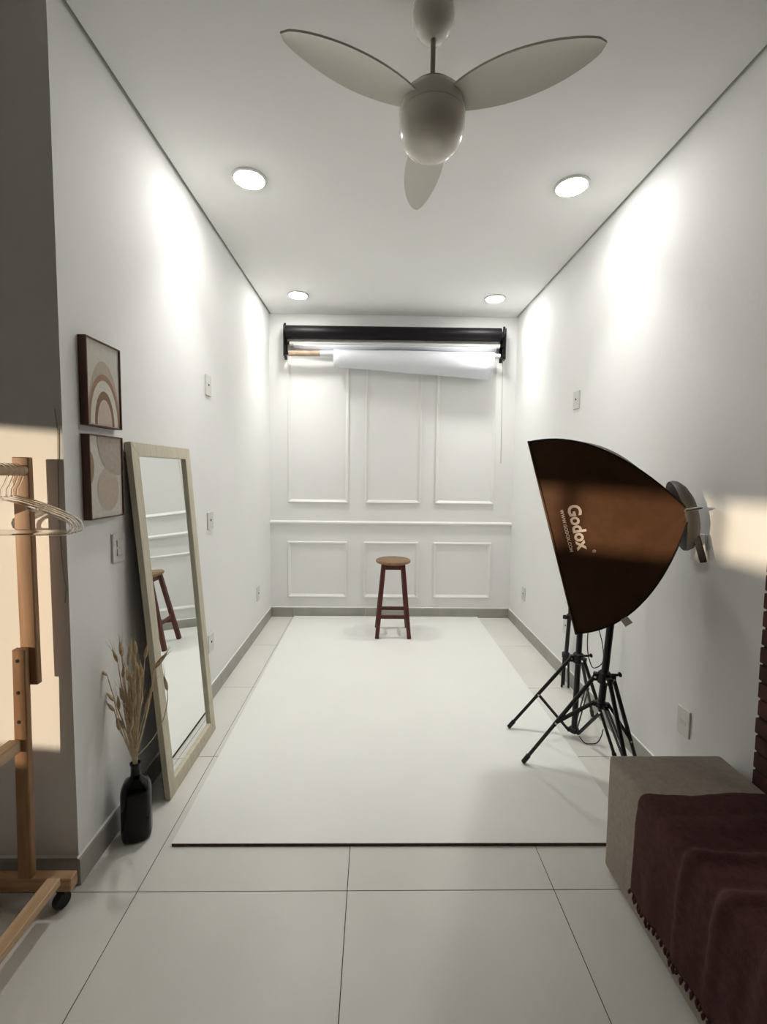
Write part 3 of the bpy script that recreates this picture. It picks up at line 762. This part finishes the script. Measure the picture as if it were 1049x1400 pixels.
# ------------------------------------------------------------------ clothes rack
ck = thing('clothes_rack', (-1.17, 1.0, 0), 'pine clothes rack on castors at the left edge, in front of the wall corner', 'clothes rack')
yr = 1.405
def frame_end(yu0, yu1, yl0, yl1, sgn):
    pu = MB().box((-1.176, yu0, .775), (-1.122, yu1, 1.535)).build('upper_post', M['pine'], ck, bevel=.003, seg=1)
    lp = MB()
    lp.add([(-1.200,yl0,.105),(-1.152,yl0,.105),(-1.152,yl1,.105),(-1.200,yl1,.105),(-1.184,yl0,.905),(-1.142,yl0,.905),(-1.142,yl1,.905),(-1.184,yl1,.905)],
           [(3,2,1,0),(4,5,6,7),(0,1,5,4),(1,2,6,5),(2,3,7,6),(3,0,4,7)])
    lpo = lp.build('lower_post', M['pine'], ck, bevel=.003, seg=1)
    yy = yl0 if sgn > 0 else yl1
    for z in (.868,.760,.660): MB().lathe([(.006,0),(.006,.0012)], (-1.166-(.868-z)*.02, yy, z), 12, axis=(0,-sgn,0)).build('bolt_hole', M['hole'], lpo)
    MB().box((-1.335, yl0-.003, .060), (-1.020, yl1+.010, .108)).build('foot', M['pine_x'], ck, bevel=.003, seg=1)
frame_end(1.452, 1.474, 1.428, 1.4515, 1)
frame_end(.455, .477, .478, .501, -1)
MB().tube([(-1.139, .4775, 1.493), (-1.139, 1.4515, 1.493)], .017, 20).build('top_rail', M['pine_y'], ck, smooth=50)
MB().box((-1.205, .501, .560), (-1.165, 1.428, .600)).build('middle_rail', M['pine_y'], ck, bevel=.003, seg=1)
MB().box((-1.088, .47, .098), (-1.044, 1.414, .126)).build('lower_rail', M['pine_y'], ck, bevel=.003, seg=1)
MB().box((-1.320, .47, .098), (-1.276, 1.414, .126)).build('lower_rail', M['pine_y'], ck, bevel=.003, seg=1)
for x in (-1.052, -1.302):
    for y in (1.425, .50):
        c_ = thing_ = MB().lathe([(.008,-.012),(.024,-.013),(.027,-.008),(.027,.008),(.024,.013),(.008,.012)], (x-.006, y+.008, .027), 24, axis=(.92,-.39,0)).build('caster', M['blackp'], ck, smooth=40)
        MB().box((x-.018, y+.002, .050), (x+.010, y+.030, .061)).build('caster_mount', M['blackp'], c_)
# hangers on the rail
def hanger(y, dx, dz, yawd, label):
    c = P(-1.139+dx, y, 1.5085+dz)
    r = thing('clothes_hanger', tuple(c), label, 'hanger', 'clear plastic hangers on the rack')
    R = Matrix.Rotation(radians(yawd), 3, 'Z')
    def T(pts): return [R @ P(*p) + c for p in pts]
    hook = arc((0,0,-.022), .026, radians(200), radians(-30), 14)
    hook = [(p.x,0,p.z) for p in hook]+[(.012,0,-.060),(.002,0,-.075),(0,0,-.100)]
    MB().tube(T(hook), .0028, 8).build('hook', M['clear'], r, smooth=60)
    W_ = .205
    tri = [(0,0,-.100),(.06,0,-.115),(.13,0,-.140),(W_-.02,0,-.165)]
    right = [(W_-.006,0,-.176),(W_,0,-.190),(W_-.004,0,-.203),(W_-.02,0,-.210)]
    pts = tri+right+[(0,0,-.212)]+[(-x,y_,z) for x,y_,z in right[::-1]]+[(-x,y_,z) for x,y_,z in tri[:0:-1]]
    MB().tube(T(pts), .0055, 10, closed=True).build('shoulders', M['clear'], r, smooth=70)
    mb = MB()
    for s_ in (-1,1): mb.tube(T([(s_*.07,0,-.122),(s_*.075,0,-.136),(s_*.088,0,-.141),(s_*.10,0,-.136),(s_*.103,0,-.131)]), .0022, 6)
    mb.build('strap_notches', M['clear'], r, smooth=60)
hanger(1.422, .0, 0, -1.5, 'clear plastic hanger on the rack rail, farthest back against the post')
hanger(1.403, .0, 0, -1, 'clear plastic hanger on the rack rail, second from the post')
hanger(1.384, .0, 0, 1, 'clear plastic hanger on the rack rail, third from the post')
hanger(1.362, .0, 0, 2.5, 'clear plastic hanger on the rack rail, nearest the camera')
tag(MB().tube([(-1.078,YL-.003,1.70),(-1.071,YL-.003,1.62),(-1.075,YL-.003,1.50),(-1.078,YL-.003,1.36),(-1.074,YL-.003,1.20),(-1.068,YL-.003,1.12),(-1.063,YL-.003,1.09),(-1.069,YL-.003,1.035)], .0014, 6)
    .build('wall_shadow_line', M['shadow_line'], smooth=60, origin=(-1.07,YL-.003,1.7)), 'thin grey line drawn for a fine shadow down the wall edge behind the hangers', 'shadow_line')  # thin tube added to draw a fine shadow on the wall
